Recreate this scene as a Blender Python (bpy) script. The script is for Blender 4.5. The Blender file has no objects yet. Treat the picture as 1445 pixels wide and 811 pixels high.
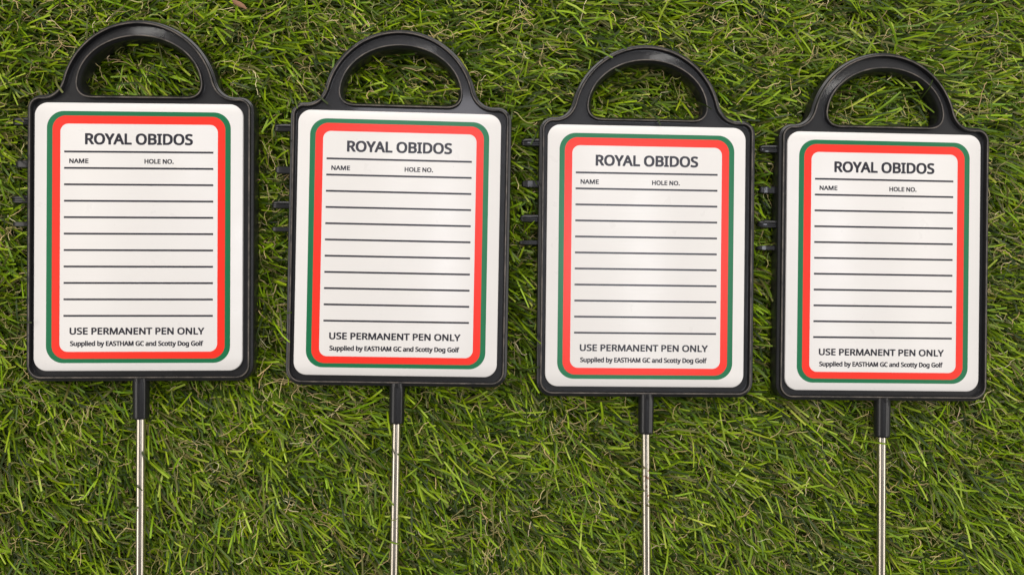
import bpy, math
import numpy as np
from mathutils import Vector, Matrix
from mathutils.geometry import tessellate_polygon

R = math.radians
scene = bpy.context.scene
col = scene.collection
rng = np.random.default_rng(11)

# ------------------------------------------------------------------ camera
cam_data = bpy.data.cameras.new('camera')
cam_data.sensor_width = 36.0
cam_data.lens = 1112.5524 / 1445.0 * 36.0
cam_data.clip_start = 0.01
cam_data.clip_end = 50.0
camera = bpy.data.objects.new('camera', cam_data)
col.objects.link(camera)
pitch, yaw = -0.005951236, 0.03989040
world_to_cam = Matrix.Rotation(pitch, 3, 'X') @ Matrix.Rotation(yaw, 3, 'Y')
m4 = world_to_cam.transposed().to_4x4()
m4.translation = Vector((0.0, 0.0, 0.5877080))
camera.matrix_world = m4
scene.camera = camera

# ------------------------------------------------------------------ world and lamps
scene.view_settings.view_transform = 'Standard'
scene.view_settings.look = 'None'
scene.view_settings.exposure = 0.08
scene.view_settings.gamma = 1.0
world = bpy.data.worlds.new('World')
scene.world = world
world.use_nodes = True
bg = world.node_tree.nodes['Background']
bg.inputs['Color'].default_value = (1.0, 0.97, 0.94, 1)
bg.inputs['Strength'].default_value = 0.16


def area_lamp(name, loc, aim, sx, sy, power, color, spread=180):
    d = bpy.data.lights.new(name, 'AREA')
    d.shape = 'RECTANGLE'
    d.size, d.size_y = sx, sy
    d.energy = power
    d.color = color
    d.spread = R(spread)
    o = bpy.data.objects.new(name, d)
    col.objects.link(o)
    o.location = loc
    o.rotation_euler = (Vector(aim) - Vector(loc)).to_track_quat('-Z', 'Y').to_euler()
    return o


area_lamp('fill_light', (-1.75, 0.15, 1.35), (-0.1, 0.0, 0), 2.8, 0.9, 21, (1.0, 0.94, 0.88))  # broad unseen lamps on both sides, a diffuse fill
area_lamp('fill_light', (1.85, 0.10, 1.35), (0.1, 0.0, 0), 2.8, 0.9, 20, (1.0, 0.95, 0.90))
area_lamp('fill_light', (0.0, 1.65, 1.35), (0.0, 0.1, 0), 2.4, 0.8, 29, (1.0, 0.96, 0.92))  # unseen lamp added to brighten the grass towards the top
area_lamp('sheen_light', (0.50, 0.12, 2.1), (0.50, 0.12, 0), 0.40, 0.50, 7, (0.90, 0.92, 1.0))  # two unseen lamps added overhead to lay a soft sheen on the plates
area_lamp('sheen_light', (-0.20, 0.52, 2.1), (-0.20, 0.52, 0), 0.45, 0.30, 3.5, (0.94, 0.92, 1.0))
for group_x, group_y in ((-1.0, 0.76), (-0.22, 0.70), (0.52, 0.70), (1.05, 0.62)):
    for k in range(4):
        area_lamp('ceiling_spot_light', (group_x + 0.022 * k, group_y + 0.004 * k, 1.75), (group_x * 0.3, 0.1, 0), 0.013, 0.007, 0.022, (1.0, 0.97, 0.92))

# ------------------------------------------------------------------ materials
def material(name, color, rough=0.5, metallic=0.0, spec=0.5, coat=0.0):
    m = bpy.data.materials.new(name)
    m.use_nodes = True
    b = m.node_tree.nodes['Principled BSDF']
    b.inputs['Base Color'].default_value = (*color, 1)
    b.inputs['Roughness'].default_value = rough
    b.inputs['Metallic'].default_value = metallic
    b.inputs['Specular IOR Level'].default_value = spec
    b.inputs['Coat Weight'].default_value = coat
    b.inputs['Coat Roughness'].default_value = 0.07
    return m, m.node_tree, b


def node(nt, kind, **props):
    n = nt.nodes.new(kind)
    for k, v in props.items():
        setattr(n, k, v)
    return n


def noise(nt, scale, detail=3.0, rough=0.55, coords='Object', stretch=None):
    tc = node(nt, 'ShaderNodeTexCoord')
    oi = node(nt, 'ShaderNodeObjectInfo')
    sc_ = node(nt, 'ShaderNodeMath', operation='MULTIPLY')
    sc_.inputs[1].default_value = 9.0
    nt.links.new(oi.outputs['Random'], sc_.inputs[0])
    ad = node(nt, 'ShaderNodeVectorMath', operation='ADD')
    nt.links.new(tc.outputs[coords], ad.inputs[0])
    nt.links.new(sc_.outputs[0], ad.inputs[1])
    src = ad.outputs[0]
    if stretch:
        mp = node(nt, 'ShaderNodeMapping')
        mp.inputs['Scale'].default_value = stretch
        nt.links.new(src, mp.inputs['Vector'])
        src = mp.outputs['Vector']
    n = node(nt, 'ShaderNodeTexNoise')
    n.inputs['Scale'].default_value = scale
    n.inputs['Detail'].default_value = detail
    n.inputs['Roughness'].default_value = rough
    nt.links.new(src, n.inputs['Vector'])
    return n.outputs['Fac']


def remap(nt, src, a, b, c, d):
    n = node(nt, 'ShaderNodeMapRange')
    for i, v in enumerate((a, b, c, d)):
        n.inputs[i + 1].default_value = v
    nt.links.new(src, n.inputs[0])
    return n.outputs[0]


def mix_color(nt, fac, a, b):
    n = node(nt, 'ShaderNodeMix', data_type='RGBA')
    nt.links.new(fac, n.inputs[0])
    for v, s in ((a, n.inputs[6]), (b, n.inputs[7])):
        if isinstance(v, tuple):
            s.default_value = (*v, 1)
        else:
            nt.links.new(v, s)
    return n.outputs[2]


def bump(nt, bsdf, src, strength, dist):
    n = node(nt, 'ShaderNodeBump')
    n.inputs['Strength'].default_value = strength
    n.inputs['Distance'].default_value = dist
    nt.links.new(src, n.inputs['Height'])
    nt.links.new(n.outputs['Normal'], bsdf.inputs['Normal'])


# black moulded plastic: slightly dusty, gloss that wanders, faint orange peel
M_plastic, nt, b = material('black_plastic', (0.012, 0.012, 0.013), 0.3, spec=0.32, coat=0.4)
dust = remap(nt, noise(nt, 900, 4, 0.7), 0.62, 0.82, 0.0, 0.35)
nt.links.new(mix_color(nt, dust, (0.011, 0.011, 0.012), (0.10, 0.09, 0.075)), b.inputs['Base Color'])
nt.links.new(remap(nt, noise(nt, 70, 4), 0.3, 0.7, 0.34, 0.46), b.inputs['Roughness'])
bump(nt, b, noise(nt, 300, 3), 0.05, 0.0003)

# paler ridge crests: their highlight lines are painted into the colour
M_highlight, nt, b = material('highlight_black_plastic', (0.09, 0.08, 0.07), 0.4, spec=0.5)
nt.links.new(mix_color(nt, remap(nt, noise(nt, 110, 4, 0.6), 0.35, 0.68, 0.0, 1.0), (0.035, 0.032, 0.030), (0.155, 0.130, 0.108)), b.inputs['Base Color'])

# hard white plate: satin, printed, faint wear
M_plate, nt, b = material('white_plate', (0.78, 0.76, 0.73), 0.38, spec=0.45)
nt.links.new(mix_color(nt, noise(nt, 35, 5, 0.65), (0.80, 0.775, 0.745), (0.765, 0.745, 0.715)), b.inputs['Base Color'])
nt.links.new(remap(nt, noise(nt, 55, 3), 0.3, 0.7, 0.27, 0.36), b.inputs['Roughness'])
speck = remap(nt, noise(nt, 700, 2, 0.5), 0.78, 0.82, 0.0, 0.4)
nt.links.new(mix_color(nt, speck, b.inputs['Base Color'].links[0].from_socket, (0.30, 0.27, 0.22)), b.inputs['Base Color'])
bump(nt, b, noise(nt, 1500, 2), 0.05, 0.0002)


def ink(name, a, b_):
    m, nt, b = material(name, a, 0.31, spec=0.4)
    nt.links.new(mix_color(nt, noise(nt, 60, 4, 0.6), a, b_), b.inputs['Base Color'])
    bump(nt, b, noise(nt, 1500, 2), 0.05, 0.0002)
    return m


M_green = ink('green_ink', (0.006, 0.150, 0.058), (0.010, 0.168, 0.068))
M_red = ink('red_ink', (0.92, 0.030, 0.014), (0.86, 0.036, 0.019))
M_ink = ink('dark_ink', (0.020, 0.020, 0.030), (0.035, 0.034, 0.044))


def metal(name, rust):
    m, nt, b = material(name, (0.68, 0.62, 0.52), 0.24, metallic=1.0)
    marks = remap(nt, noise(nt, 1.0, 1, 0.4, stretch=(160, 330, 160)), 0.77, 0.80, 0.0, 0.7)
    c = mix_color(nt, marks, (0.68, 0.62, 0.52), (0.10, 0.075, 0.06))
    rough = remap(nt, noise(nt, 1.0, 3, stretch=(80, 25, 80)), 0.3, 0.7, 0.20, 0.32)
    if rust:
        tc = node(nt, 'ShaderNodeTexCoord')
        sep = node(nt, 'ShaderNodeSeparateXYZ')
        nt.links.new(tc.outputs['Object'], sep.inputs[0])
        d = node(nt, 'ShaderNodeMath', operation='ADD')
        d.inputs[1].default_value = 0.166
        nt.links.new(sep.outputs['Y'], d.inputs[0])
        ab = node(nt, 'ShaderNodeMath', operation='ABSOLUTE')
        nt.links.new(d.outputs[0], ab.inputs[0])
        zone = remap(nt, ab.outputs[0], 0.010, 0.030, 0.12, 0.0)
        su = node(nt, 'ShaderNodeMath', operation='ADD')
        nt.links.new(zone, su.inputs[0])
        nt.links.new(noise(nt, 1.0, 4, 0.7, stretch=(420, 260, 420)), su.inputs[1])
        spots = remap(nt, su.outputs[0], 0.66, 0.73, 0.0, 0.85)
        c = mix_color(nt, spots, c, (0.20, 0.070, 0.030))
    nt.links.new(rough, b.inputs['Roughness'])
    nt.links.new(c, b.inputs['Base Color'])
    return m


M_metal = metal('bright_steel', False)
M_metal_rust = metal('spotted_steel', True)

# turf backing: dark, fuzzy with short dead thatch
M_back, nt, b = material('turf_backing', (0.03, 0.035, 0.015), 0.95, spec=0.1)
nt.links.new(mix_color(nt, noise(nt, 420, 6, 0.7), (0.012, 0.016, 0.006), (0.075, 0.070, 0.032)), b.inputs['Base Color'])
bump(nt, b, noise(nt, 600, 4), 0.8, 0.003)


def fibre(name, rough, spec, translucent):
    m, nt, b = material(name, (0.1, 0.2, 0.02), rough, spec=spec)
    at = node(nt, 'ShaderNodeAttribute', attribute_name='tint')
    nt.links.new(at.outputs['Color'], b.inputs['Base Color'])
    tr = node(nt, 'ShaderNodeBsdfTranslucent')
    nt.links.new(at.outputs['Color'], tr.inputs['Color'])
    mx = node(nt, 'ShaderNodeMixShader')
    mx.inputs[0].default_value = translucent
    nt.links.new(b.outputs[0], mx.inputs[1])
    nt.links.new(tr.outputs[0], mx.inputs[2])
    nt.links.new(mx.outputs[0], nt.nodes['Material Output'].inputs['Surface'])
    return m


M_blade = fibre('plastic_grass', 0.38, 0.27, 0.12)
M_thatch = fibre('beige_thatch', 0.5, 0.4, 0.12)
M_wood, nt, b = material('dry_bark', (0.30, 0.15, 0.08), 0.8)
nt.links.new(mix_color(nt, noise(nt, 1, 4, stretch=(200, 900, 200)), (0.36, 0.19, 0.10), (0.20, 0.10, 0.055)), b.inputs['Base Color'])


# ------------------------------------------------------------------ mesh helpers (all lengths in metres, shapes given in mm)
def mesh_object(name, verts, faces, mat, parent=None, smooth=False):
    me = bpy.data.meshes.new(name)
    me.from_pydata([tuple(v) for v in verts], [], faces)
    me.materials.append(mat)
    me.update()
    if smooth:
        me.polygons.foreach_set('use_smooth', [True] * len(me.polygons))
        try:
            me.set_sharp_from_angle(angle=R(smooth))
        except Exception:
            pass
    o = bpy.data.objects.new(name, me)
    col.objects.link(o)
    o.parent = parent
    return o


def rounded_rect(x0, x1, y0, y1, r, n=10):
    pts = []
    for cx, cy, a in ((x1 - r, y1 - r, 0), (x0 + r, y1 - r, 90), (x0 + r, y0 + r, 180), (x1 - r, y0 + r, 270)):
        for k in range(n + 1):
            t = R(a + 90 * k / n)
            pts.append((cx + r * math.cos(t), cy + r * math.sin(t)))
    return np.array(pts)


def densify(P, step):
    out = []
    for a, b_ in zip(P, np.roll(P, -1, 0)):
        n = max(1, int(np.hypot(*(b_ - a)) / step))
        for k in range(n):
            out.append(a + (b_ - a) * k / n)
    return np.array(out)


def inset(P, d):                       # P runs anticlockwise; positive d moves towards the inside
    e0 = P - np.roll(P, 1, 0)
    e1 = np.roll(P, -1, 0) - P
    e0 = e0 / np.maximum(np.hypot(e0[:, 0], e0[:, 1]), 1e-9)[:, None]
    e1 = e1 / np.maximum(np.hypot(e1[:, 0], e1[:, 1]), 1e-9)[:, None]
    t = e0 + e1
    t /= np.hypot(t[:, 0], t[:, 1])[:, None]
    n = np.stack([-t[:, 1], t[:, 0]], 1)
    return P + n * d


def sweep(P, profile, V, F, flip=False):
    """rings of P at each (inset, z) of the profile; returns the index lists of the first and last ring"""
    rings = []
    for d, z in profile:
        Q = inset(P, d)
        rings.append(list(range(len(V), len(V) + len(Q))))
        V.extend([(x, y, z) for x, y in Q])
    n = len(P)
    for r0, r1 in zip(rings, rings[1:]):
        for k in range(n):
            q = (r0[k], r0[(k + 1) % n], r1[(k + 1) % n], r1[k])
            F.append(q[::-1] if flip else q)
    return rings[0], rings[-1]


def fill(V, F, loops, up=True):
    polys = [[Vector((V[i][0], V[i][1], 0)) for i in l] for l in loops]
    flat = [i for l in loops for i in l]
    for t in tessellate_polygon(polys):
        a, b_, c = (flat[i] for i in t)
        A, B, C = V[a], V[b_], V[c]
        ccw = (B[0] - A[0]) * (C[1] - A[1]) - (B[1] - A[1]) * (C[0] - A[0]) > 0
        F.append((a, b_, c) if ccw == up else (a, c, b_))


def bezier(p0, p1, p2, n):
    t = np.linspace(0, 1, n)[:, None]
    return (1 - t) ** 2 * np.array(p0) + 2 * t * (1 - t) * np.array(p1) + t ** 2 * np.array(p2)


MM = 0.001


def frame_outline():
    xl, xr, yb, yt = -81.3, 82.9, -103.5, 106.2
    pts = []
    def arc(cx, cy, r, a0, a1, n=10):
        for k in range(n + 1):
            t = R(a0 + (a1 - a0) * k / n)
            pts.append((cx + r * math.cos(t), cy + r * math.sin(t)))
    arc(xr - 12, yb + 12, 12, -90, 0)
    arc(xr - 10.5, yt - 10.5, 10.5, 0, 86)
    A, B, cx, cy = 57.6, 58.0, -0.6, 104.0
    a0 = 13
    e = (A * math.cos(R(a0)), cy + B * math.sin(R(a0)))
    pts.extend(map(tuple, bezier((69.0, yt - 0.1), (59.0, yt + 0.3), (cx + e[0], e[1]), 12)))
    for k in range(1, 60):
        t = R(a0 + (180 - 2 * a0) * k / 60)
        pts.append((cx + A * math.cos(t), cy + B * math.sin(t)))
    pts.extend(map(tuple, bezier((cx - e[0], e[1]), (-60.0, yt + 0.3), (-69.5, yt - 0.1), 12)))
    arc(xl + 10.5, yt - 10.5, 10.5, 94, 180)
    arc(xl + 12, yb + 12, 12, 180, 270)
    P = np.array(pts)
    keep = np.hypot(*(P - np.roll(P, 1, 0)).T) > 0.05
    return densify(P[keep], 4.0)


def hole_outline():
    A, B, cy, yb = 42.8, 34.2, 113.2, 106.7
    a0 = 8
    e = (A * math.cos(R(a0)), cy + B * math.sin(R(a0)))
    pts = [(33.5, yb)]
    pts.extend(map(tuple, bezier((34.0, yb), (44.6, yb + 0.2), e, 12)))
    for k in range(1, 50):
        t = R(a0 + (180 - 2 * a0) * k / 50)
        pts.append((A * math.cos(t), cy + B * math.sin(t)))
    pts.extend(map(tuple, bezier((-e[0], e[1]), (-44.6, yb + 0.2), (-34.0, yb), 12)))
    pts.append((-33.5, yb))
    P = np.array(pts)
    keep = np.hypot(*(P - np.roll(P, 1, 0)).T) > 0.05
    return densify(P[keep], 4.0)


OUTER, HOLE = frame_outline(), hole_outline()


def build_frame(parent):
    V, F = [], []
    prof = [(0.9, -15.0), (0.2, -14.6), (0, -14.0), (0, -3.0), (0.12, -2.3), (0.45, -1.75), (1.0, -1.45), (1.7, -1.3), (2.0, -1.1),
            (2.4, 0.5), (2.55, 0.9), (2.85, 1.12), (3.3, 1.12), (3.55, 0.9), (3.75, 0.3), (4.1, -2.6)]
    o0, o1 = sweep(OUTER, prof, V, F)
    hp = [(-0.5, -15.0), (-0.1, -14.5), (0, -14.0), (0, -3.6), (-0.08, -2.9), (-0.35, -2.1), (-0.8, -1.3), (-1.3, -0.55), (-1.75, 0.15),
          (-1.95, 0.62), (-2.15, 0.78), (-2.6, 0.8), (-2.85, 0.65), (-2.95, 0.3), (-3.2, -2.6)]
    h0, h1 = sweep(HOLE, hp, V, F, flip=True)
    fill(V, F, [o1, h1], True)
    fill(V, F, [o0, h0], False)
    V = [(x * MM, y * MM, z * MM) for x, y, z in V]
    o = mesh_object('frame', V, F, M_plastic, parent, smooth=28)
    o.data.materials.append(M_highlight)
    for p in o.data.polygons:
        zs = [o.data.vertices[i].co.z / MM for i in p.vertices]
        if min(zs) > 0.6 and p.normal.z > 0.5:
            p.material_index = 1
    return o


def loft(name, sections, mat, parent, smooth=50, caps=True):
    """sections: rings of 3-D points (mm), all the same length"""
    V, F = [], []
    n = len(sections[0])
    for s in sections:
        V.extend([(p[0] * MM, p[1] * MM, p[2] * MM) for p in s])
    for i in range(len(sections) - 1):
        for k in range(n):
            F.append((i * n + k, i * n + (k + 1) % n, (i + 1) * n + (k + 1) % n, (i + 1) * n + k))
    if caps:
        F.append(tuple(range(n))[::-1])
        F.append(tuple((len(sections) - 1) * n + k for k in range(n)))
    return mesh_object(name, V, F, mat, parent, smooth)


def hinge_tab(parent, y0, y1, x_end, z_top, ridged):
    """a small moulded tongue that sticks out of the frame's left side"""
    yc, h = (y0 + y1) / 2, (y1 - y0) / 2
    if ridged:      # two ribs with a groove between, end rounded over
        sec = [(-h, -4.2), (-h, -0.8), (-h * .85, -0.15), (-h * .5, -0.05), (-h * .3, -0.9), (h * .1, -0.9), (h * .25, 0.15),
               (h * .7, 0.1), (h * .95, -0.5), (h, -1.1), (h, -4.2)]
    else:
        sec = [(-h, -3.2), (-h, -0.5), (-h * .8, 0), (h * .8, 0), (h, -0.5), (h, -3.2)]
    rings = []
    L = -81.2 - x_end
    for f, s, dz in ((0, 1, 0), (.25, 1, 0), (.5, 1, -0.1), (.75, .97, -0.4), (.88, .85, -0.9), (.96, .66, -1.5), (1, .4, -2.2)):
        x = -81.2 - L * f
        rings.append([(x, yc + a * s, z_top + dz + z * (s if z < -2 else 1)) for a, z in sec])
    rings = [r[::-1] for r in rings]
    return loft('hinge_tab', rings, M_plastic, parent, 40)


def build_socket(parent, dx):
    """tapered cylinder with a raised mould seam on its right side, and a lug where it meets the frame"""
    zc = -5.2
    rings = []
    def ring(y, r, seam):
        out = []
        for k in range(40):
            a = 2 * math.pi * k / 40
            rr = r
            deg = (math.degrees(a)) % 360
            if 28 < deg < 62:
                rr = r + seam
            out.append((dx + rr * math.cos(a), y, zc + rr * math.sin(a)))
        return out
    for y, r, s in ((-100.5, 5.9, 0), (-103.2, 5.9, .0), (-105, 5.8, .35), (-108, 5.8, .45), (-129.5, 5.7, .45), (-130.9, 5.6, .3), (-131.4, 5.2, 0),
                    (-131.4, 3.5, 0)):
        rings.append(ring(y, r, s))
    o = loft('rod_socket', rings, M_plastic, parent, 35)
    lug = []
    for y, w, zt in ((-100.3, 1.6, 0.2), (-101.0, 1.9, 1.2), (-102.6, 1.9, 1.1), (-105.0, 1.5, 0.5), (-107.5, .8, -0.2)):
        lug.append([(dx + w, y, -2), (dx + w, y, zt - .5), (dx + w * .5, y, zt), (dx - w * .5, y, zt), (dx - w, y, zt - .5), (dx - w, y, -2)])
    loft('lug', lug, M_plastic, o, 40)
    return o


def build_rod(parent, dx, angle, mat):
    zc = -5.2
    r = 3.35
    rings = []
    y = -125.0
    ca = math.tan(R(angle))
    while y > -330:
        rings.append([(dx + (-131 - y) * ca + r * math.cos(2 * math.pi * k / 32), y, zc + r * math.sin(2 * math.pi * k / 32)) for k in range(32)])
        y -= 8.0
    tip = y
    for f, rr in ((4, 0.6), (8, 0.15)):
        rings.append([(dx + (-131 - tip) * ca + r * rr * math.cos(2 * math.pi * k / 32), tip - f, zc + r * rr * math.sin(2 * math.pi * k / 32)) for k in range(32)])
    return loft('steel_rod', rings, mat, parent, 40)


def flat_ring(name, outer, inner, z, mat, parent):
    n = len(outer)
    V = [(x * MM, y * MM, z * MM) for x, y in outer] + [(x * MM, y * MM, z * MM) for x, y in inner]
    F = [(k, (k + 1) % n, n + (k + 1) % n, n + k) for k in range(n)]
    return mesh_object(name, V, F, mat, parent)


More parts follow.
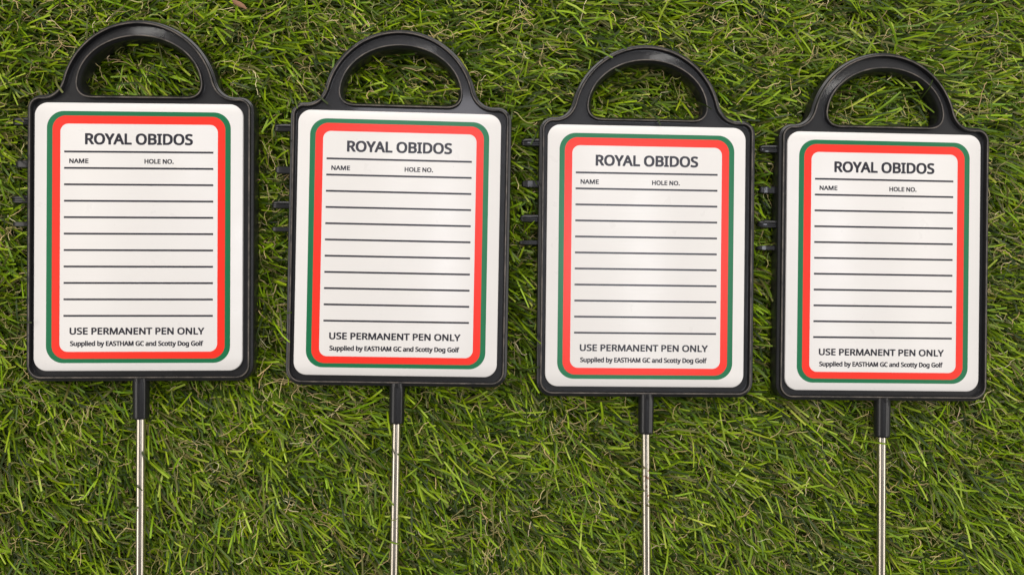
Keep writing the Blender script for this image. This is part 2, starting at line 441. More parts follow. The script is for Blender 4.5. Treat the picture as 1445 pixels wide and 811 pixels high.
TEXT_OUTLINES = {
    'ROYAL OBIDOS': [
        [100,-1,118,-1,134,4,144,12,152,28,154,38,154,52,150,68,145,76,138,83,128,89,120,91,100,91,92,89,82,84,72,74,67,64,65,54,65,36,68,24,72,16,82,6,92,1],
        [432,-1,450,-1,458,1,468,6,478,16,483,28,485,50,483,62,478,74,466,85,450,91,430,91,416,86,408,81,402,74,397,62,396,34,401,18,412,6,422,1],
        [730,-1,748,-1,756,1,764,5,775,14,781,26,783,34,783,56,779,70,776,74,766,84,754,90,728,91,720,89,710,83,702,76,696,62,694,48,695,32,701,16,712,5],
        [804,-1,824,-1,832,1,842,6,847,12,850,18,850,34,848,38,840,47,814,58,809,64,810,70,816,74,824,74,836,70,844,71,847,76,848,84,842,88,830,91,812,91,796,85,789,76,788,58,791,52,800,43,824,33,829,28,829,22,824,17,810,16,796,20,790,20,787,18,787,4,790,2],
        [-2,0,12,0,16,2,16,34,24,34,25,32,44,1,62,0,66,2,66,6,45,38,56,48,60,58,59,72,56,78,48,85,32,90,-2,90,-5,88,-5,2],
        [182,0,196,0,200,2,200,34,228,82,228,88,224,90,208,89,203,82,190,57,172,89,154,90,151,88,151,84,153,80,179,34,179,2],
        [222,0,238,1,248,25,274,25,282,6,286,1,302,0,305,2,305,6,276,78,270,89,256,90,251,86,219,8,219,2],
        [310,0,362,0,365,2,365,14,362,17,327,18,327,88,324,90,310,90,307,88,307,2],
        [496,0,536,0,550,4,559,12,563,20,563,34,561,40,552,48,557,52,560,58,560,72,557,80,550,85,544,88,532,90,496,90,493,88,493,2],
        [568,0,602,0,605,2,605,12,595,16,595,74,605,78,605,88,602,90,568,90,564,88,564,78,574,74,574,16,570,15,564,12,564,2],
        [616,0,656,1,670,6,682,16,686,22,689,32,690,54,688,64,684,72,676,80,666,86,652,90,616,90,612,88,612,2],
        [106,16,96,20,89,30,86,44,87,54,91,64,96,70,106,74,114,74,120,72,128,64,132,52,132,38,129,28,124,21,118,17],
        [436,16,426,20,422,26,418,36,417,48,419,58,423,66,426,70,436,74,444,74,452,72,458,66,463,52,463,38,458,24,452,18,444,16],
        [734,16,726,19,721,24,716,38,716,52,721,66,726,71,734,74,744,74,752,71,758,64,761,54,762,42,760,32,756,24,752,19,744,16],
        [514,17,514,38,534,38,540,34,541,24,536,18],
        [632,17,632,72,646,73,654,71,663,64,668,54,668,38,666,32,664,28,656,20,644,17],
        [256,43,256,44,262,58,268,44],
        [16,51,16,72,28,73,34,71,38,66,38,58,36,54,30,51],
        [514,55,514,73,528,73,534,72,538,68,539,62,536,57,530,55],
    ],
    'NAME': [
        [-2,0,14,0,16,2,16,54,56,1,58,0,78,0,80,2,80,89,62,90,59,88,58,36,18,89,16,90,-2,90,-5,88,-5,2],
        [86,0,104,1,116,26,144,26,156,1,174,0,177,2,177,10,140,89,122,90,119,88,83,8,83,2],
        [182,0,198,0,201,2,202,49,222,1,240,0,242,2,262,48,263,2,266,0,284,1,285,88,282,90,260,90,257,88,232,33,208,88,206,90,182,90,180,89,180,2],
        [304,0,362,0,364,2,364,16,362,17,323,18,324,38,358,38,361,40,361,54,358,55,324,55,323,72,362,73,364,74,364,89,362,90,304,90,301,88,301,2],
        [124,43,124,46,130,58,137,44],
    ],
    'HOLE NO.': [
        [120,-1,142,0,152,4,165,14,171,26,173,36,173,54,170,66,166,74,158,83,146,89,136,91,120,91,104,87,96,82,89,76,83,62,82,32,84,24,88,16,98,6,110,1],
        [476,-1,496,0,508,5,520,16,526,28,527,56,524,68,521,74,514,81,496,90,474,91,460,88,452,84,445,78,439,68,437,60,436,36,438,26,441,18,446,12,454,5,464,1],
        [540,-1,552,-1,558,4,559,16,556,20,552,22,540,22,534,18,534,4],
        [-2,0,14,0,16,2,16,38,50,38,51,2,54,0,70,0,72,2,72,89,54,90,51,88,50,55,16,55,16,88,14,90,-2,90,-5,88,-5,2],
        [184,0,240,0,242,2,242,16,240,18,203,18,203,88,200,90,184,90,182,88,182,2],
        [250,0,304,0,306,2,306,16,304,17,268,18,268,38,302,38,304,40,304,54,302,55,268,55,268,72,304,73,306,74,306,89,304,90,250,90,247,88,247,2],
        [350,0,364,0,367,2,368,53,404,1,424,0,427,2,426,89,408,90,406,88,406,37,370,89,350,90,347,88,347,2],
        [126,16,116,19,109,26,104,38,104,52,107,62,116,71,128,74,138,72,145,66,150,54,151,40,148,30,145,24,140,20,134,17],
        [480,16,474,17,468,20,462,28,458,40,458,50,462,62,468,70,476,73,484,74,494,71,502,62,505,52,505,38,500,26,494,19],
    ],
    'USE PERMANENT PEN ONLY': [
        [26,-1,50,0,62,4,72,14,77,26,77,86,76,89,60,90,56,89,55,86,55,28,50,20,42,16,26,17,18,26,17,28,17,86,16,88,12,90,0,90,-4,88,-5,86,-5,26,-3,20,1,12,8,6,12,3],
        [104,-1,132,0,142,4,151,12,155,22,155,30,152,38,144,46,132,52,120,55,112,60,109,64,109,68,114,73,116,74,128,74,142,70,148,71,153,82,152,86,134,91,112,91,96,85,90,78,87,72,87,60,91,52,100,44,110,39,122,36,130,31,133,28,133,22,128,18,124,16,108,16,94,20,88,19,86,16,87,4],
        [1406,-1,1426,-1,1440,3,1448,7,1456,16,1461,24,1464,34,1464,56,1462,64,1453,78,1440,87,1428,91,1400,90,1392,87,1382,81,1375,74,1371,66,1368,54,1368,36,1370,28,1374,18,1388,5],
        [168,0,222,0,225,2,226,14,224,16,186,18,186,38,220,38,222,39,224,42,224,52,222,54,220,55,186,55,186,72,224,74,226,76,226,86,224,89,222,90,168,90,165,88,164,86,164,4,166,1],
        [276,0,288,0,292,2,293,4,294,32,310,32,318,34,330,39,336,46,340,54,341,66,336,78,332,83,324,87,310,90,276,90,272,88,271,86,271,4,272,1],
        [354,0,408,0,411,2,412,14,410,16,372,18,372,38,406,38,408,39,410,42,410,52,408,54,406,55,372,55,372,72,410,74,412,76,412,86,410,89,408,90,354,90,351,88,350,86,350,4,352,1],
        [428,0,440,0,444,2,445,4,446,34,454,34,457,32,478,1,496,0,499,2,500,4,499,8,477,38,488,46,493,58,493,68,491,74,488,80,482,85,464,90,428,90,424,88,423,86,423,4,424,1],
        [510,0,520,0,524,1,525,4,526,51,544,6,548,1,562,0,565,2,586,49,586,4,588,1,590,0,606,1,608,4,608,86,607,88,604,90,586,90,581,88,556,31,532,88,528,90,506,89,505,86,505,4,506,1],
        [616,0,632,1,642,25,672,25,684,1,700,0,703,2,704,6,702,12,672,80,666,89,652,90,648,88,612,8,611,4,612,1],
        [712,0,724,0,726,1,728,4,728,56,768,1,788,0,791,2,792,4,792,86,790,89,776,90,772,89,771,86,770,34,730,89,712,90,708,88,707,86,707,4,708,1],
        [812,0,864,0,868,2,869,14,868,16,829,18,830,38,862,38,866,39,867,42,867,52,866,54,862,55,830,55,829,72,868,74,869,76,869,86,868,89,864,90,812,90,808,88,807,86,807,4,808,1],
        [884,0,896,0,900,1,901,4,902,55,942,1,960,0,963,2,964,4,964,86,962,89,948,90,944,89,943,86,942,35,902,89,884,90,881,88,880,86,880,4,882,1],
        [1002,0,1014,0,1018,1,1019,4,1019,72,1046,74,1048,76,1048,86,1046,89,1044,90,972,90,969,88,968,76,970,74,997,72,997,4,998,1],
        [1092,0,1104,0,1107,2,1108,4,1108,32,1124,32,1134,34,1146,39,1152,46,1156,54,1157,64,1155,72,1148,82,1140,87,1126,90,1092,90,1088,88,1087,86,1087,4,1088,1],
        [1170,0,1224,0,1227,2,1228,14,1226,16,1188,18,1188,38,1222,38,1224,39,1226,42,1226,52,1224,54,1222,55,1188,55,1188,72,1226,74,1228,76,1228,86,1226,89,1224,90,1170,90,1167,88,1166,86,1166,4,1168,1],
        [1244,0,1256,0,1258,1,1260,4,1260,55,1300,1,1318,0,1322,2,1323,4,1323,86,1322,89,1306,90,1304,89,1302,86,1302,35,1262,89,1244,90,1240,88,1239,86,1239,4,1240,1],
        [1480,0,1492,0,1494,1,1496,4,1496,55,1536,1,1554,0,1558,2,1559,4,1559,86,1558,89,1542,90,1540,89,1538,86,1538,35,1498,89,1480,90,1476,88,1475,86,1475,4,1476,1],
        [1580,0,1632,0,1636,1,1637,4,1637,14,1636,16,1597,18,1597,86,1596,89,1592,90,1580,90,1576,89,1575,86,1575,4,1576,1],
        [1666,0,1680,0,1683,2,1684,4,1684,36,1714,82,1715,86,1714,89,1710,90,1694,89,1674,56,1670,60,1652,89,1636,90,1632,88,1631,84,1634,78,1662,34,1662,4,1664,1],
        [1410,16,1400,20,1395,26,1392,32,1390,42,1391,54,1395,64,1404,72,1410,74,1424,74,1434,69,1439,62,1442,50,1441,34,1438,26,1430,19,1422,16],
        [650,43,658,60,665,44],
        [294,49,294,73,308,73,312,72,317,68,318,56,316,53,310,50,306,49],
        [1108,49,1108,73,1124,73,1130,70,1133,68,1134,58,1128,51,1122,49],
        [446,51,446,73,460,73,466,71,470,68,471,60,468,54,462,51],
    ],
    'Supplied by EASTHAM GC and Scotty Dog Golf': [
        [132,-27,146,-27,150,-24,150,1,156,-1,168,-1,176,1,180,3,188,12,191,18,193,28,193,42,191,52,188,58,180,66,172,70,158,71,152,70,148,68,132,69,128,66,128,-24],
        [200,-27,214,-27,218,-24,218,1,224,-1,242,0,250,4,255,10,259,16,261,24,260,50,255,60,250,65,244,69,234,71,226,71,216,68,200,69,196,66,196,-24],
        [548,-27,568,-26,572,-24,582,-14,609,58,610,66,606,69,590,68,587,66,576,35,566,64,564,68,562,69,544,68,542,66,542,62,544,60,544,55,543,58,536,66,530,69,526,70,508,70,506,69,505,92,504,94,502,95,484,94,483,92,483,2,486,0,498,0,502,2,510,-1,524,-1,534,3,543,12,546,18,548,28,548,49,565,6,564,0,561,-6,558,-10,556,-11,546,-10,543,-12,543,-24],
        [1846,-27,1866,-26,1870,-24,1880,-14,1908,60,1908,66,1906,68,1890,69,1886,66,1874,35,1863,66,1860,69,1832,69,1832,80,1828,83,1816,82,1813,80,1811,70,1808,68,1792,69,1792,80,1790,82,1776,83,1773,80,1770,70,1761,64,1760,57,1752,66,1742,70,1736,71,1718,69,1710,65,1703,58,1700,52,1698,42,1698,28,1701,16,1710,5,1718,1,1724,-1,1738,-1,1746,1,1754,5,1760,12,1765,24,1765,46,1762,54,1762,55,1770,54,1770,14,1772,8,1778,2,1786,-1,1800,-1,1806,1,1809,4,1809,14,1808,15,1794,16,1792,20,1792,54,1810,54,1810,14,1812,8,1818,2,1826,-1,1844,0,1849,4,1849,14,1846,16,1834,16,1832,20,1832,54,1844,54,1863,6,1862,0,1859,-6,1856,-10,1854,-11,1844,-10,1841,-12,1841,-24],
        [2102,-27,2126,-26,2136,-22,2143,-14,2146,0,2146,66,2142,69,2130,69,2126,67,2122,70,2116,71,2102,70,2090,64,2084,56,2081,46,2081,24,2086,10,2092,4,2100,0,2118,-1,2124,0,2121,-6,2118,-9,2112,-11,2100,-9,2094,-6,2088,-6,2085,-8,2085,-20,2090,-24],
        [12,-1,30,-1,38,1,46,5,53,12,55,16,56,34,53,40,42,49,22,58,17,66,18,70,22,73,26,74,34,73,40,70,50,71,54,78,54,84,50,87,36,91,18,91,4,85,-2,80,-4,76,-5,60,-2,52,6,44,28,34,34,28,34,24,32,20,24,16,14,17,4,21,-2,21,-6,18,-6,6,-2,2],
        [78,-1,92,-1,100,2,104,0,118,0,121,2,121,66,120,68,102,69,99,66,99,28,97,22,92,16,84,17,80,24,80,66,76,69,62,69,58,66,58,20,59,14,61,10,68,3],
        [346,-1,362,-1,376,3,379,6,379,18,376,20,370,20,360,16,352,16,345,20,342,26,342,29,378,29,382,31,383,20,386,12,394,4,402,0,420,-1,426,2,430,0,446,1,447,2,447,92,444,95,426,94,425,92,425,70,410,71,398,68,387,58,384,52,382,45,380,54,377,60,370,66,364,69,356,71,348,71,342,70,332,66,325,58,320,48,319,42,320,22,324,12,332,5,338,1],
        [784,-1,802,-1,814,2,824,10,829,20,829,32,826,40,818,47,796,57,790,64,790,68,792,72,800,74,810,72,812,70,820,70,826,74,826,73,848,73,848,2,852,0,866,0,870,2,870,72,892,73,894,75,895,2,898,0,914,0,917,2,918,38,946,38,946,2,950,0,964,0,968,2,970,0,988,1,990,4,998,26,1018,26,1027,2,1030,0,1046,0,1050,2,1052,0,1066,0,1070,2,1070,38,1083,4,1088,0,1100,0,1104,2,1106,6,1118,39,1118,2,1122,0,1136,0,1140,2,1140,88,1136,90,1116,90,1113,88,1094,37,1076,88,1072,90,1052,90,1050,89,1049,88,1048,10,1020,86,1016,90,1002,90,997,86,968,11,968,88,964,90,950,90,946,88,946,55,917,56,917,88,914,90,898,90,896,88,892,90,826,90,822,87,808,91,792,91,784,89,778,86,769,76,768,58,770,52,776,46,788,39,802,33,805,30,807,26,806,22,802,18,796,16,786,17,778,20,768,19,767,20,743,86,738,90,724,90,720,86,694,16,692,17,662,17,661,38,690,38,693,40,693,52,690,55,662,55,661,72,692,73,695,76,695,88,692,90,642,90,639,88,639,2,640,1,642,0,692,0,692,1,694,0,708,0,712,2,719,22,722,26,742,26,752,1,770,0,774,2],
        [1210,-1,1238,0,1250,3,1253,6,1253,48,1252,50,1250,51,1216,51,1213,48,1213,36,1214,35,1231,34,1231,18,1226,16,1218,16,1208,19,1201,28,1197,42,1199,58,1202,64,1208,70,1214,73,1224,74,1232,72,1238,69,1244,69,1248,72,1251,78,1251,84,1248,87,1230,91,1214,91,1204,89,1192,83,1182,74,1178,66,1175,56,1175,34,1178,22,1181,16,1188,8,1198,2],
        [1290,-1,1308,-1,1318,1,1325,4,1325,16,1322,19,1314,19,1302,16,1294,17,1290,19,1282,28,1278,44,1281,60,1285,66,1292,72,1302,74,1312,70,1322,70,1325,72,1328,80,1328,84,1326,86,1318,89,1308,91,1292,91,1282,89,1272,83,1264,76,1258,64,1256,56,1256,34,1259,22,1263,14,1272,6,1278,2],
        [1372,-1,1386,-1,1394,2,1398,0,1410,0,1414,2,1414,52,1410,62,1400,69,1376,70,1368,68,1360,62,1362,54,1366,50,1374,50,1382,54,1388,54,1391,52,1392,48,1392,45,1382,45,1368,42,1360,38,1355,32,1354,12,1356,8,1362,3],
        [1510,-1,1524,-1,1530,2,1534,0,1548,0,1551,2,1551,92,1548,95,1532,95,1529,92,1528,69,1520,71,1504,69,1498,66,1491,58,1488,52,1486,44,1486,26,1488,16,1492,10,1498,4],
        [1602,-1,1624,0,1636,5,1642,12,1646,23,1649,12,1658,4,1664,1,1670,-1,1686,-1,1698,3,1699,4,1699,16,1696,19,1688,19,1682,16,1674,17,1668,26,1667,40,1670,48,1674,53,1678,54,1688,51,1696,52,1700,60,1700,66,1690,70,1682,71,1668,70,1658,66,1651,60,1647,52,1645,46,1644,35,1642,40,1638,45,1626,52,1610,58,1606,66,1607,70,1610,73,1614,74,1622,73,1630,70,1640,71,1643,78,1643,84,1642,86,1624,91,1608,91,1592,85,1587,80,1584,72,1584,60,1587,52,1596,43,1618,34,1623,28,1623,24,1621,20,1614,16,1602,17,1592,21,1586,21,1583,18,1583,6,1588,2],
        [2040,-1,2054,-1,2066,3,2075,12,2079,20,2080,46,2078,52,2070,64,2058,70,2044,71,2030,68,2019,58,2015,52,2013,42,2013,28,2016,16,2026,5,2032,1],
        [2214,-1,2242,0,2254,3,2257,6,2257,48,2256,50,2254,51,2220,51,2217,48,2217,36,2218,35,2235,34,2235,18,2230,16,2218,17,2212,20,2205,28,2201,42,2202,54,2204,60,2212,70,2218,73,2228,74,2236,72,2242,69,2248,69,2253,72,2256,80,2256,84,2252,87,2236,91,2218,91,2208,89,2194,82,2186,74,2182,66,2179,56,2179,34,2182,22,2186,16,2196,6,2206,1],
        [2286,-1,2300,-1,2312,3,2321,12,2325,20,2327,32,2325,50,2320,60,2316,64,2304,70,2290,71,2274,67,2265,58,2260,48,2259,28,2262,16,2272,5,2278,1],
        [268,0,284,0,287,2,287,92,284,95,268,95,265,92,265,2],
        [298,0,312,0,315,2,315,66,312,69,298,69,294,66,294,2],
        [1424,0,1438,0,1442,2,1443,44,1445,50,1452,54,1458,53,1461,46,1461,2,1464,0,1480,0,1483,2,1483,50,1480,60,1474,66,1466,70,1458,71,1446,70,1440,67,1436,69,1424,69,1420,66,1420,2],
        [1940,0,1972,0,1984,2,1998,9,2007,20,2012,34,2012,58,2008,70,2004,76,1996,83,1984,88,1974,90,1940,90,1937,88,1937,2],
        [2334,0,2348,0,2352,2,2352,55,2361,54,2361,2,2364,0,2380,0,2383,2,2383,54,2394,54,2398,56,2398,66,2394,69,2384,69,2384,76,2386,79,2390,78,2400,79,2404,84,2404,92,2402,93,2398,95,2378,95,2370,92,2365,86,2363,82,2361,68,2352,65,2352,92,2348,95,2334,95,2330,92,2330,2],
        [158,16,153,20,150,28,150,42,153,50,156,53,162,54,167,50,169,46,171,34,170,28,166,18,162,16],
        [226,16,221,20,219,26,218,40,221,50,224,53,230,54,235,50,238,44,239,30,235,20,232,16],
        [412,16,406,22,404,30,404,38,406,46,409,52,412,54,416,54,421,52,424,46,425,28,422,20,420,17],
        [512,16,508,20,506,24,505,42,508,50,510,53,516,54,520,52,524,46,526,34,525,26,522,20,518,16],
        [1378,16,1376,20,1377,26,1382,29,1392,30,1392,26,1390,20,1384,16],
        [1516,16,1510,22,1508,30,1508,38,1510,46,1513,52,1516,54,1520,54,1525,52,1528,46,1529,28,1526,20,1524,17],
        [1728,16,1723,22,1720,36,1724,50,1728,53,1734,54,1739,50,1742,44,1743,30,1741,22,1736,17],
        [2044,16,2037,24,2035,36,2039,50,2042,53,2048,54,2052,53,2056,48,2058,42,2058,28,2055,20,2052,17],
        [2110,16,2108,18,2104,24,2103,40,2107,50,2112,54,2114,54,2118,53,2122,48,2124,40,2124,28,2123,24,2118,17],
        [2290,16,2283,24,2281,36,2282,42,2285,50,2288,53,2294,54,2298,53,2302,48,2304,42,2304,28,2301,20,2298,17],
        [1960,17,1959,72,1974,72,1982,67,1987,60,1990,48,1988,34,1983,24,1978,20,1972,18],
        [728,43,732,54,735,44],
        [1004,43,1004,44,1008,54,1012,44],
        [344,45,345,50,350,54,354,54,358,50,359,46,358,45],
        [298,72,310,72,316,76,316,88,312,91,300,92,294,88,293,78],
    ],
}


def lettering(text, x0, width, baseline, cap, parent):
    loops = []
    for v in TEXT_OUTLINES[text]:
        loops.append(np.array(v, float).reshape(-1, 2))
    wmax = max(l[:, 0].max() for l in loops)
    loops = [l * (width / wmax, cap / 90.0) + (x0, baseline) for l in loops]
    area = [0.5 * np.sum(l[:, 0] * np.roll(l[:, 1], -1) - l[:, 1] * np.roll(l[:, 0], -1)) for l in loops]
    def inside(p, l):
        c = False
        for a, b_ in zip(l, np.roll(l, -1, 0)):
            if (a[1] > p[1]) != (b_[1] > p[1]) and p[0] < a[0] + (p[1] - a[1]) * (b_[0] - a[0]) / (b_[1] - a[1]):
                c = not c
        return c
    V, F = [], []
    big = [i for i, a in enumerate(area) if sum(inside(loops[i][0], loops[j]) for j in range(len(loops)) if j != i) % 2 == 0]
    for i in big:
        group = [loops[i]] + [loops[j] for j in range(len(loops)) if j not in big and inside(loops[j][0], loops[i])]
        idx = []
        for g in group:
            idx.append(list(range(len(V), len(V) + len(g))))
            V.extend([(x, y, 0.07) for x, y in g])
        fill(V, F, idx, True)
    return mesh_object('lettering', [(x * MM, y * MM, z * MM) for x, y, z in V], F, M_ink, parent)


def build_plate(parent):
    P = rounded_rect(-75, 75, -95.7, 100.1, 9.5, 12)
    V, F = [], []
    b0, b1 = sweep(P, [(0.3, -2.5), (0, -2.3), (0, -0.45), (0.12, -0.18), (0.4, 0.0)], V, F)
    fill(V, F, [b1], True)
    fill(V, F, [b0], False)
    plate = mesh_object('plate', [(x * MM, y * MM, z * MM) for x, y, z in V], F, M_plate, parent, smooth=35)
    n = 14
    g0 = rounded_rect(-66.1, 66.3, -89.9, 93.9, 12.3, n)
    g1 = rounded_rect(-62.1, 62.3, -86.8, 90.6, 9.6, n)
    g2 = rounded_rect(-56.5, 56.9, -81.7, 84.7, 5.8, n)
    flat_ring('green_border', g0, g1, 0.06, M_green, plate)
    flat_ring('red_border', g1, g2, 0.06, M_red, plate)
    for k in range(11):
        y = 64.3 - 11.98 * k
        t = 0.68
        mesh_object('ruled_line', [(x * MM, (y + d) * MM, 0.06 * MM) for x, d in ((-53.7, -t), (53.7, -t), (53.7, t), (-53.7, t))],
                    [(0, 1, 2, 3)], M_ink, plate)
    lettering('ROYAL OBIDOS', -38.4, 77.2, 69.6, 8.2, plate)
    lettering('NAME', -49.9, 13.6, 55.8, 3.4, plate)
    lettering('HOLE NO.', 4.1, 20.9, 55.8, 3.4, plate)
    lettering('USE PERMANENT PEN ONLY', -49.0, 96.6, -69.2, 5.1, plate)
    lettering('Supplied by EASTHAM GC and Scotty Dog Golf', -48.7, 95.6, -77.5, 3.6, plate)
    return plate


def copy_tree(src, parent):
    c = src.copy()
    col.objects.link(c)
    c.parent = parent
    for ch in src.children:
        copy_tree(ch, c)
    return c


# ------------------------------------------------------------------ the four marker signs
GROUP = 'hole marker signs laid side by side on the turf'
SIGNS = [   # x, y, turn, rod offset, rod angle, label
    (-0.25016, 0.03822, -0.00128, 0.0, 0.0, 'black framed marker sign farthest left in the row, nearest the bit of brown bark'),
    (-0.06130, 0.03360, -0.01791, 0.9, 0.15, 'black framed marker sign second from the left, tilted most clockwise of the four'),
    (0.12424, 0.02468, -0.01183, 2.2, 0.9, 'black framed marker sign third from the left, its steel rod spotted with rust'),
    (0.30619, 0.02086, -0.01368, 2.6, 0.4, 'black framed marker sign farthest right in the row, its plain steel rod free of rust'),
]
first = None
for i, (sx, sy, turn, dx, ang, label) in enumerate(SIGNS):
    root = bpy.data.objects.new('marker_sign', None)
    col.objects.link(root)
    root.empty_display_size = 0.05
    root['label'] = label
    root['category'] = 'golf sign'
    root['group'] = GROUP
    if first is None:
        fr = build_frame(root)
        for y0, y1, xe, zt, rid in ((84.3, 90.3, -94.5, -4.6, True), (53.4, 59.0, -93.6, -7.5, False),
                                    (27.0, 32.8, -94.8, -4.6, True), (10.0, 13.6, -95.2, -6.6, False)):
            hinge_tab(fr, y0, y1, xe, zt, rid)
        pl = build_plate(root)
        first = (fr, pl)
    else:
        for part in first:
            copy_tree(part, root)
    build_socket(root, dx)
    build_rod(root, dx, ang, M_metal_rust if i == 2 else M_metal)
    root.location = (sx, sy, 0)
    root.rotation_euler = (0, 0, turn)

# ------------------------------------------------------------------ the artificial turf
BACK_Z = -0.036
TX0, TX1, TY0, TY1 = -0.50, 0.57, -0.34, 0.34
n = 60
V, F = [], []
for j in range(n + 1):
    for k in range(n + 1):
        x, y = -3 + 6 * k / n, -3 + 6 * j / n
        V.append((x, y, BACK_Z + 0.0012 * math.sin(x * 40) * math.cos(y * 37)))
for j in range(n):
    for k in range(n):
        a = j * (n + 1) + k
        F.append((a, a + 1, a + n + 2, a + n + 1))
ground = mesh_object('ground', V, F, M_back, None, smooth=60)
ground['kind'] = 'structure'
ground['label'] = 'dark backing of the artificial turf under the signs'


def sign_ceiling(x, y):
    """how high a blade may stand at (x, y): below whatever lies on it"""
    top = np.full(x.shape, 1.0)
    for sx, sy, turn, dx, ang, label in SIGNS:
        c, s = math.cos(turn), math.sin(turn)
        u = (c * (x - sx) + s * (y - sy)) / MM
        v = (-s * (x - sx) + c * (y - sy)) / MM
        body = (np.abs(u - .6) < 82.2) & (v > -103.7) & (v < 106.4)
        ring = (v >= 106) & (((u + .6) / 58.1) ** 2 + ((v - 104) / 58.5) ** 2 < 1) & ~(((u / 43.3) ** 2 + ((v - 113) / 34.6) ** 2 < 1) & (v > 106.4))
        sock = (np.abs(u - dx) < 6.6) & (v < -100) & (v > -132)
        rod = (np.abs(u - dx - (-131 - v) * math.tan(R(ang))) < 3.9) & (v <= -131) & (v > -335)
        tabs = (u < -80) & (u > -96) & (((v > 83.5) & (v < 91)) | ((v > 52.5) & (v < 60)) | ((v > 26.2) & (v < 33.6)) | ((v > 9.2) & (v < 14.4)))
        for msk, z in ((body | ring, -0.0155), (sock, -0.0115), (rod, -0.0092), (tabs, -0.0105)):
            top = np.where(msk, np.minimum(top, z), top)
    return top


def smooth_field(seed, scale):
    g = np.random.default_rng(seed)
    ph = g.uniform(0, 2 * np.pi, 8); ax = g.uniform(0, 2 * np.pi, 8); fr = g.uniform(.5, 1.6, 8) * scale
    return lambda x, y: sum(np.sin(fr[i] * (x * np.cos(ax[i]) + y * np.sin(ax[i])) + ph[i]) for i in range(8)) / 2.8


def ribbons(name, centre, width, side, tint, mat):
    """centre (N, S, 3), width (N, S), side (N, S, 3), tint (N, 3) -> one mesh of N flat ribbons"""
    N, S = centre.shape[:2]
    a = centre - side * width[..., None] / 2
    b_ = centre + side * width[..., None] / 2
    co = np.stack([a, b_], 2).reshape(-1, 3).astype(np.float32)
    base = (np.arange(N) * S * 2)[:, None] + (np.arange(S - 1) * 2)[None, :]
    q = np.stack([base, base + 1, base + 3, base + 2], -1).reshape(-1).astype(np.int32)
    me = bpy.data.meshes.new(name)
    me.vertices.add(len(co))
    me.vertices.foreach_set('co', co.ravel())
    nf = len(q) // 4
    me.loops.add(len(q))
    me.loops.foreach_set('vertex_index', q)
    me.polygons.add(nf)
    me.polygons.foreach_set('loop_start', np.arange(0, nf * 4, 4, dtype=np.int32))
    me.update(calc_edges=True)
    me.polygons.foreach_set('use_smooth', np.ones(nf, bool))
    ca = me.color_attributes.new('tint', 'FLOAT_COLOR', 'POINT')
    rgba = np.ones((N, S * 2, 4), np.float32)
    rgba[..., :3] = tint[:, None, :]
    ca.data.foreach_set('color', rgba.ravel())
    me.materials.append(mat)
    me.validate()
    o = bpy.data.objects.new(name, me)
    col.objects.link(o)
    o['kind'] = 'stuff'
    return o


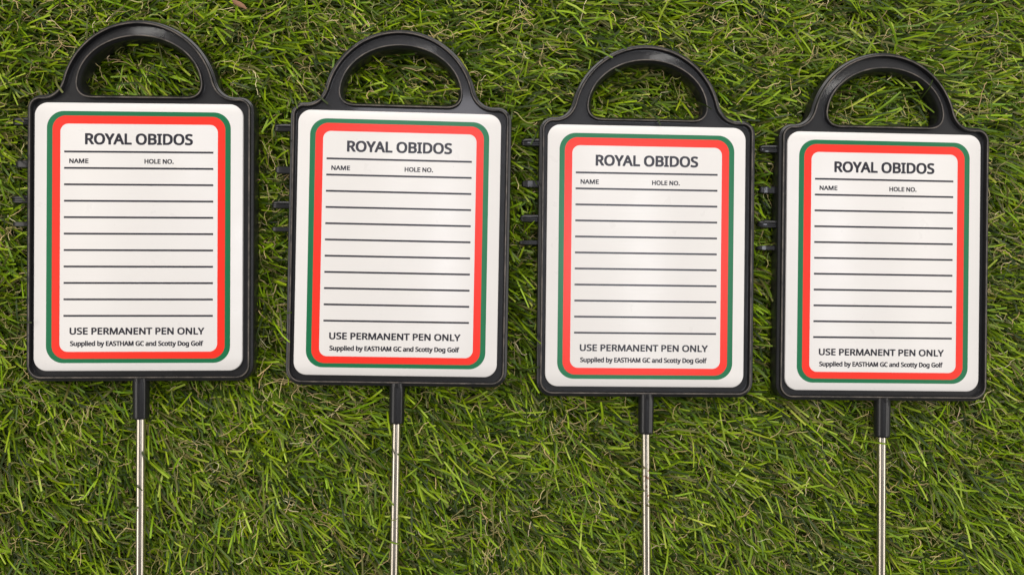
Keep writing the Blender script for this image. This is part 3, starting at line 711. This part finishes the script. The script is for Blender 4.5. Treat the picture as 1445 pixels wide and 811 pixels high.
def grow(count, per_tuft, lmin, lmax, seed, wide):
    g = np.random.default_rng(seed)
    nt_ = count // per_tuft
    # jittered grid of stitches
    nx = int(math.sqrt(nt_ * (TX1 - TX0) / (TY1 - TY0)))
    ny = nt_ // nx
    gx, gy = np.meshgrid((np.arange(nx) + .5) / nx, (np.arange(ny) + .5) / ny)
    tx = TX0 + (TX1 - TX0) * gx.ravel() + g.normal(0, .0022, gx.size)
    ty = TY0 + (TY1 - TY0) * gy.ravel() + g.normal(0, .0022, gx.size)
    f1, f2, f3 = smooth_field(1, 30), smooth_field(2, 75), smooth_field(3, 55)
    az_t = R(-28) + R(70) * (ty * .9) + R(12) * f1(tx, ty) + R(20) * f2(tx, ty) + g.normal(0, R(13), tx.size)
    hgt = 1 + 0.13 * f3(tx, ty) + g.normal(0, .10, tx.size)
    bx, by = np.repeat(tx, per_tuft), np.repeat(ty, per_tuft)
    az = np.repeat(az_t, per_tuft) + g.normal(0, R(22), bx.size)
    rogue = g.random(bx.size) < .11
    az = np.where(rogue, g.uniform(0, 2 * np.pi, bx.size), az)
    N = bx.size
    bx = bx + g.normal(0, .0018, N); by = by + g.normal(0, .0018, N)
    L = g.uniform(lmin, lmax, N) * np.repeat(hgt, per_tuft)
    a0 = R(1) * g.uniform(14, 50, N)
    a1 = R(1) * np.clip(g.normal(85, 14, N), 50, 116)
    S = 6
    pos = np.zeros((N, S, 3))
    pos[:, 0] = np.stack([bx, by, np.full(N, BACK_Z)], 1)
    curl = g.normal(0, R(16), N)
    side = np.zeros((N, S, 3))
    twist = g.normal(0, .55, N)
    for s in range(S):
        t = s / (S - 1)
        ang = a0 + (a1 - a0) * t ** 1.1
        azs = az + curl * t
        d = np.stack([np.sin(ang) * np.cos(azs), np.sin(ang) * np.sin(azs), np.cos(ang)], 1)
        if s:
            pos[:, s] = pos[:, s - 1] + (d + dprev) / 2 * (L / (S - 1))[:, None]
        dprev = d
        w0 = np.stack([-np.sin(azs), np.cos(azs), np.zeros(N)], 1)
        up = np.cross(d, w0)
        tw = twist * (.4 + .9 * t)
        sd = w0 * np.cos(tw)[:, None] + up * np.sin(tw)[:, None]
        side[:, s] = sd
    top = sign_ceiling(pos[..., 0], pos[..., 1])
    crossing = (top < .5).sum(1)
    tip_only = (top[:, :3] > .5).all(1)
    tip_top = top[:, -1]
    luck = g.random(N)
    over_frame = tip_only & (crossing == 1) & (np.abs(tip_top + .0155) < 1e-5) & (luck < .045)
    over_rod = tip_only & (crossing <= 2) & (crossing > 0) & ((np.abs(tip_top + .0092) < 1e-5) | (np.abs(top[:, -2] + .0092) < 1e-5)) & (luck < .02)
    over_tab = tip_only & (crossing > 0) & (np.abs(tip_top + .0105) < 1e-5) & (luck < .18)
    free = np.zeros(N, bool)
    tt = np.linspace(0, 1, S)
    for msk, need in ((over_frame, .0017), (over_rod, -.0012), (over_tab, -.0025)):
        lift = np.maximum(need - pos[msk][:, S - 2, 2], 0)
        pos[msk, :, 2] += lift[:, None] * np.clip(tt / .8, 0, 1)[None, :] ** .8
        free |= msk
    capz = np.where(top < .5, top - .0012 - .004 * g.random(pos.shape[:2]), 1.0)
    limit = np.minimum(capz, -0.0005 - .004 * g.random((N, 1)))
    limit[free] = .003
    pos[..., 2] = np.maximum(np.minimum(pos[..., 2], limit), BACK_Z)
    w = (wide * g.uniform(.75, 1.2, N))[:, None] * np.array([.9, 1, 1, 1, .95, .86])[None, :]
    return g, pos, w, side


def pick(g, N, palette, weights):
    p = np.array(palette)
    i = g.choice(len(p), N, p=np.array(weights) / sum(weights))
    return p[i] * g.uniform(.82, 1.18, (N, 1)) * g.normal(1, .05, (N, 3))


PAL = [(.285, .415, .009), (.178, .285, .006), (.082, .148, .005), (.034, .058, .007), (.135, .135, .034), (.430, .540, .065)]
g, pos, w, side = grow(128000, 9, .027, .045, 21, .00135)
tint = pick(g, len(pos), PAL, [19, 22, 23, 21, 12, 4])
grass = ribbons('grass', pos, w, side, np.clip(tint, 0, 1), M_blade)
grass['label'] = 'dense green plastic grass blades of the artificial turf'

# thin curly beige fibres woven through the pile
g = np.random.default_rng(5)
N, S = 31000, 9
x = g.uniform(TX0, TX1, N); y = g.uniform(TY0, TY1, N)
z = BACK_Z + g.uniform(.005, .023, N)
L = g.uniform(.010, .024, N)
az = g.uniform(0, 2 * np.pi, N)
el = g.normal(.25, .35, N)
pos = np.zeros((N, S, 3)); side = np.zeros((N, S, 3))
pos[:, 0] = np.stack([x, y, z], 1)
kk = g.normal(0, .38, (N, S)); ke = g.normal(0, .35, (N, S))
for s in range(S):
    az = az + kk[:, s]; e = el + ke[:, s] - .06 * s
    d = np.stack([np.cos(e) * np.cos(az), np.cos(e) * np.sin(az), np.sin(e)], 1)
    if s:
        pos[:, s] = pos[:, s - 1] + d * (L / (S - 1))[:, None]
    side[:, s] = np.stack([-np.sin(az), np.cos(az), np.zeros(N)], 1)
top = sign_ceiling(pos[..., 0], pos[..., 1])
pos[..., 2] = np.maximum(np.minimum(pos[..., 2], np.where(top < .5, top - .002, -.003)), BACK_Z)
w = g.uniform(.00030, .00065, N)[:, None] * np.ones((1, S))
tint = pick(g, N, [(.58, .45, .20), (.42, .34, .13), (.25, .26, .07), (.75, .64, .38)], [28, 32, 32, 6])
thatch = ribbons('turf_thatch', pos, w, side, np.clip(tint, 0, 1), M_thatch)
thatch['label'] = 'thin curly beige fibres between the green blades'

# scrap of bark lying on the turf at the top left
V, F = [], []
prof = [(-1.0, .25), (-.6, .8), (0, 1), (.55, .75), (1.0, .35)]
for k, (t, wd) in enumerate(prof):
    cx, cy = t * 6.5, math.sin(t * 2) * .7
    for a in range(8):
        an = 2 * math.pi * a / 8
        V.append(((cx) * MM, (cy + 1.9 * wd * math.cos(an) * (1 + .15 * math.sin(a * 5 + k))) * MM, (1.0 * wd * math.sin(an)) * MM))
for k in range(len(prof) - 1):
    for a in range(8):
        F.append((k * 8 + a, k * 8 + (a + 1) % 8, (k + 1) * 8 + (a + 1) % 8, (k + 1) * 8 + a))
F.append(tuple(range(8))[::-1]); F.append(tuple(32 + a for a in range(8)))
bark = mesh_object('bark_chip', V, F, M_wood, None)
bark.location = (-0.1795, 0.2140, -0.006)
bark.rotation_euler = (0.2, -0.1, R(-38))
bark['label'] = 'small brown scrap of bark lying on the grass by the top edge'
bark['category'] = 'bark'

scene.cycles.max_bounces = 6
scene.cycles.transparent_max_bounces = 4
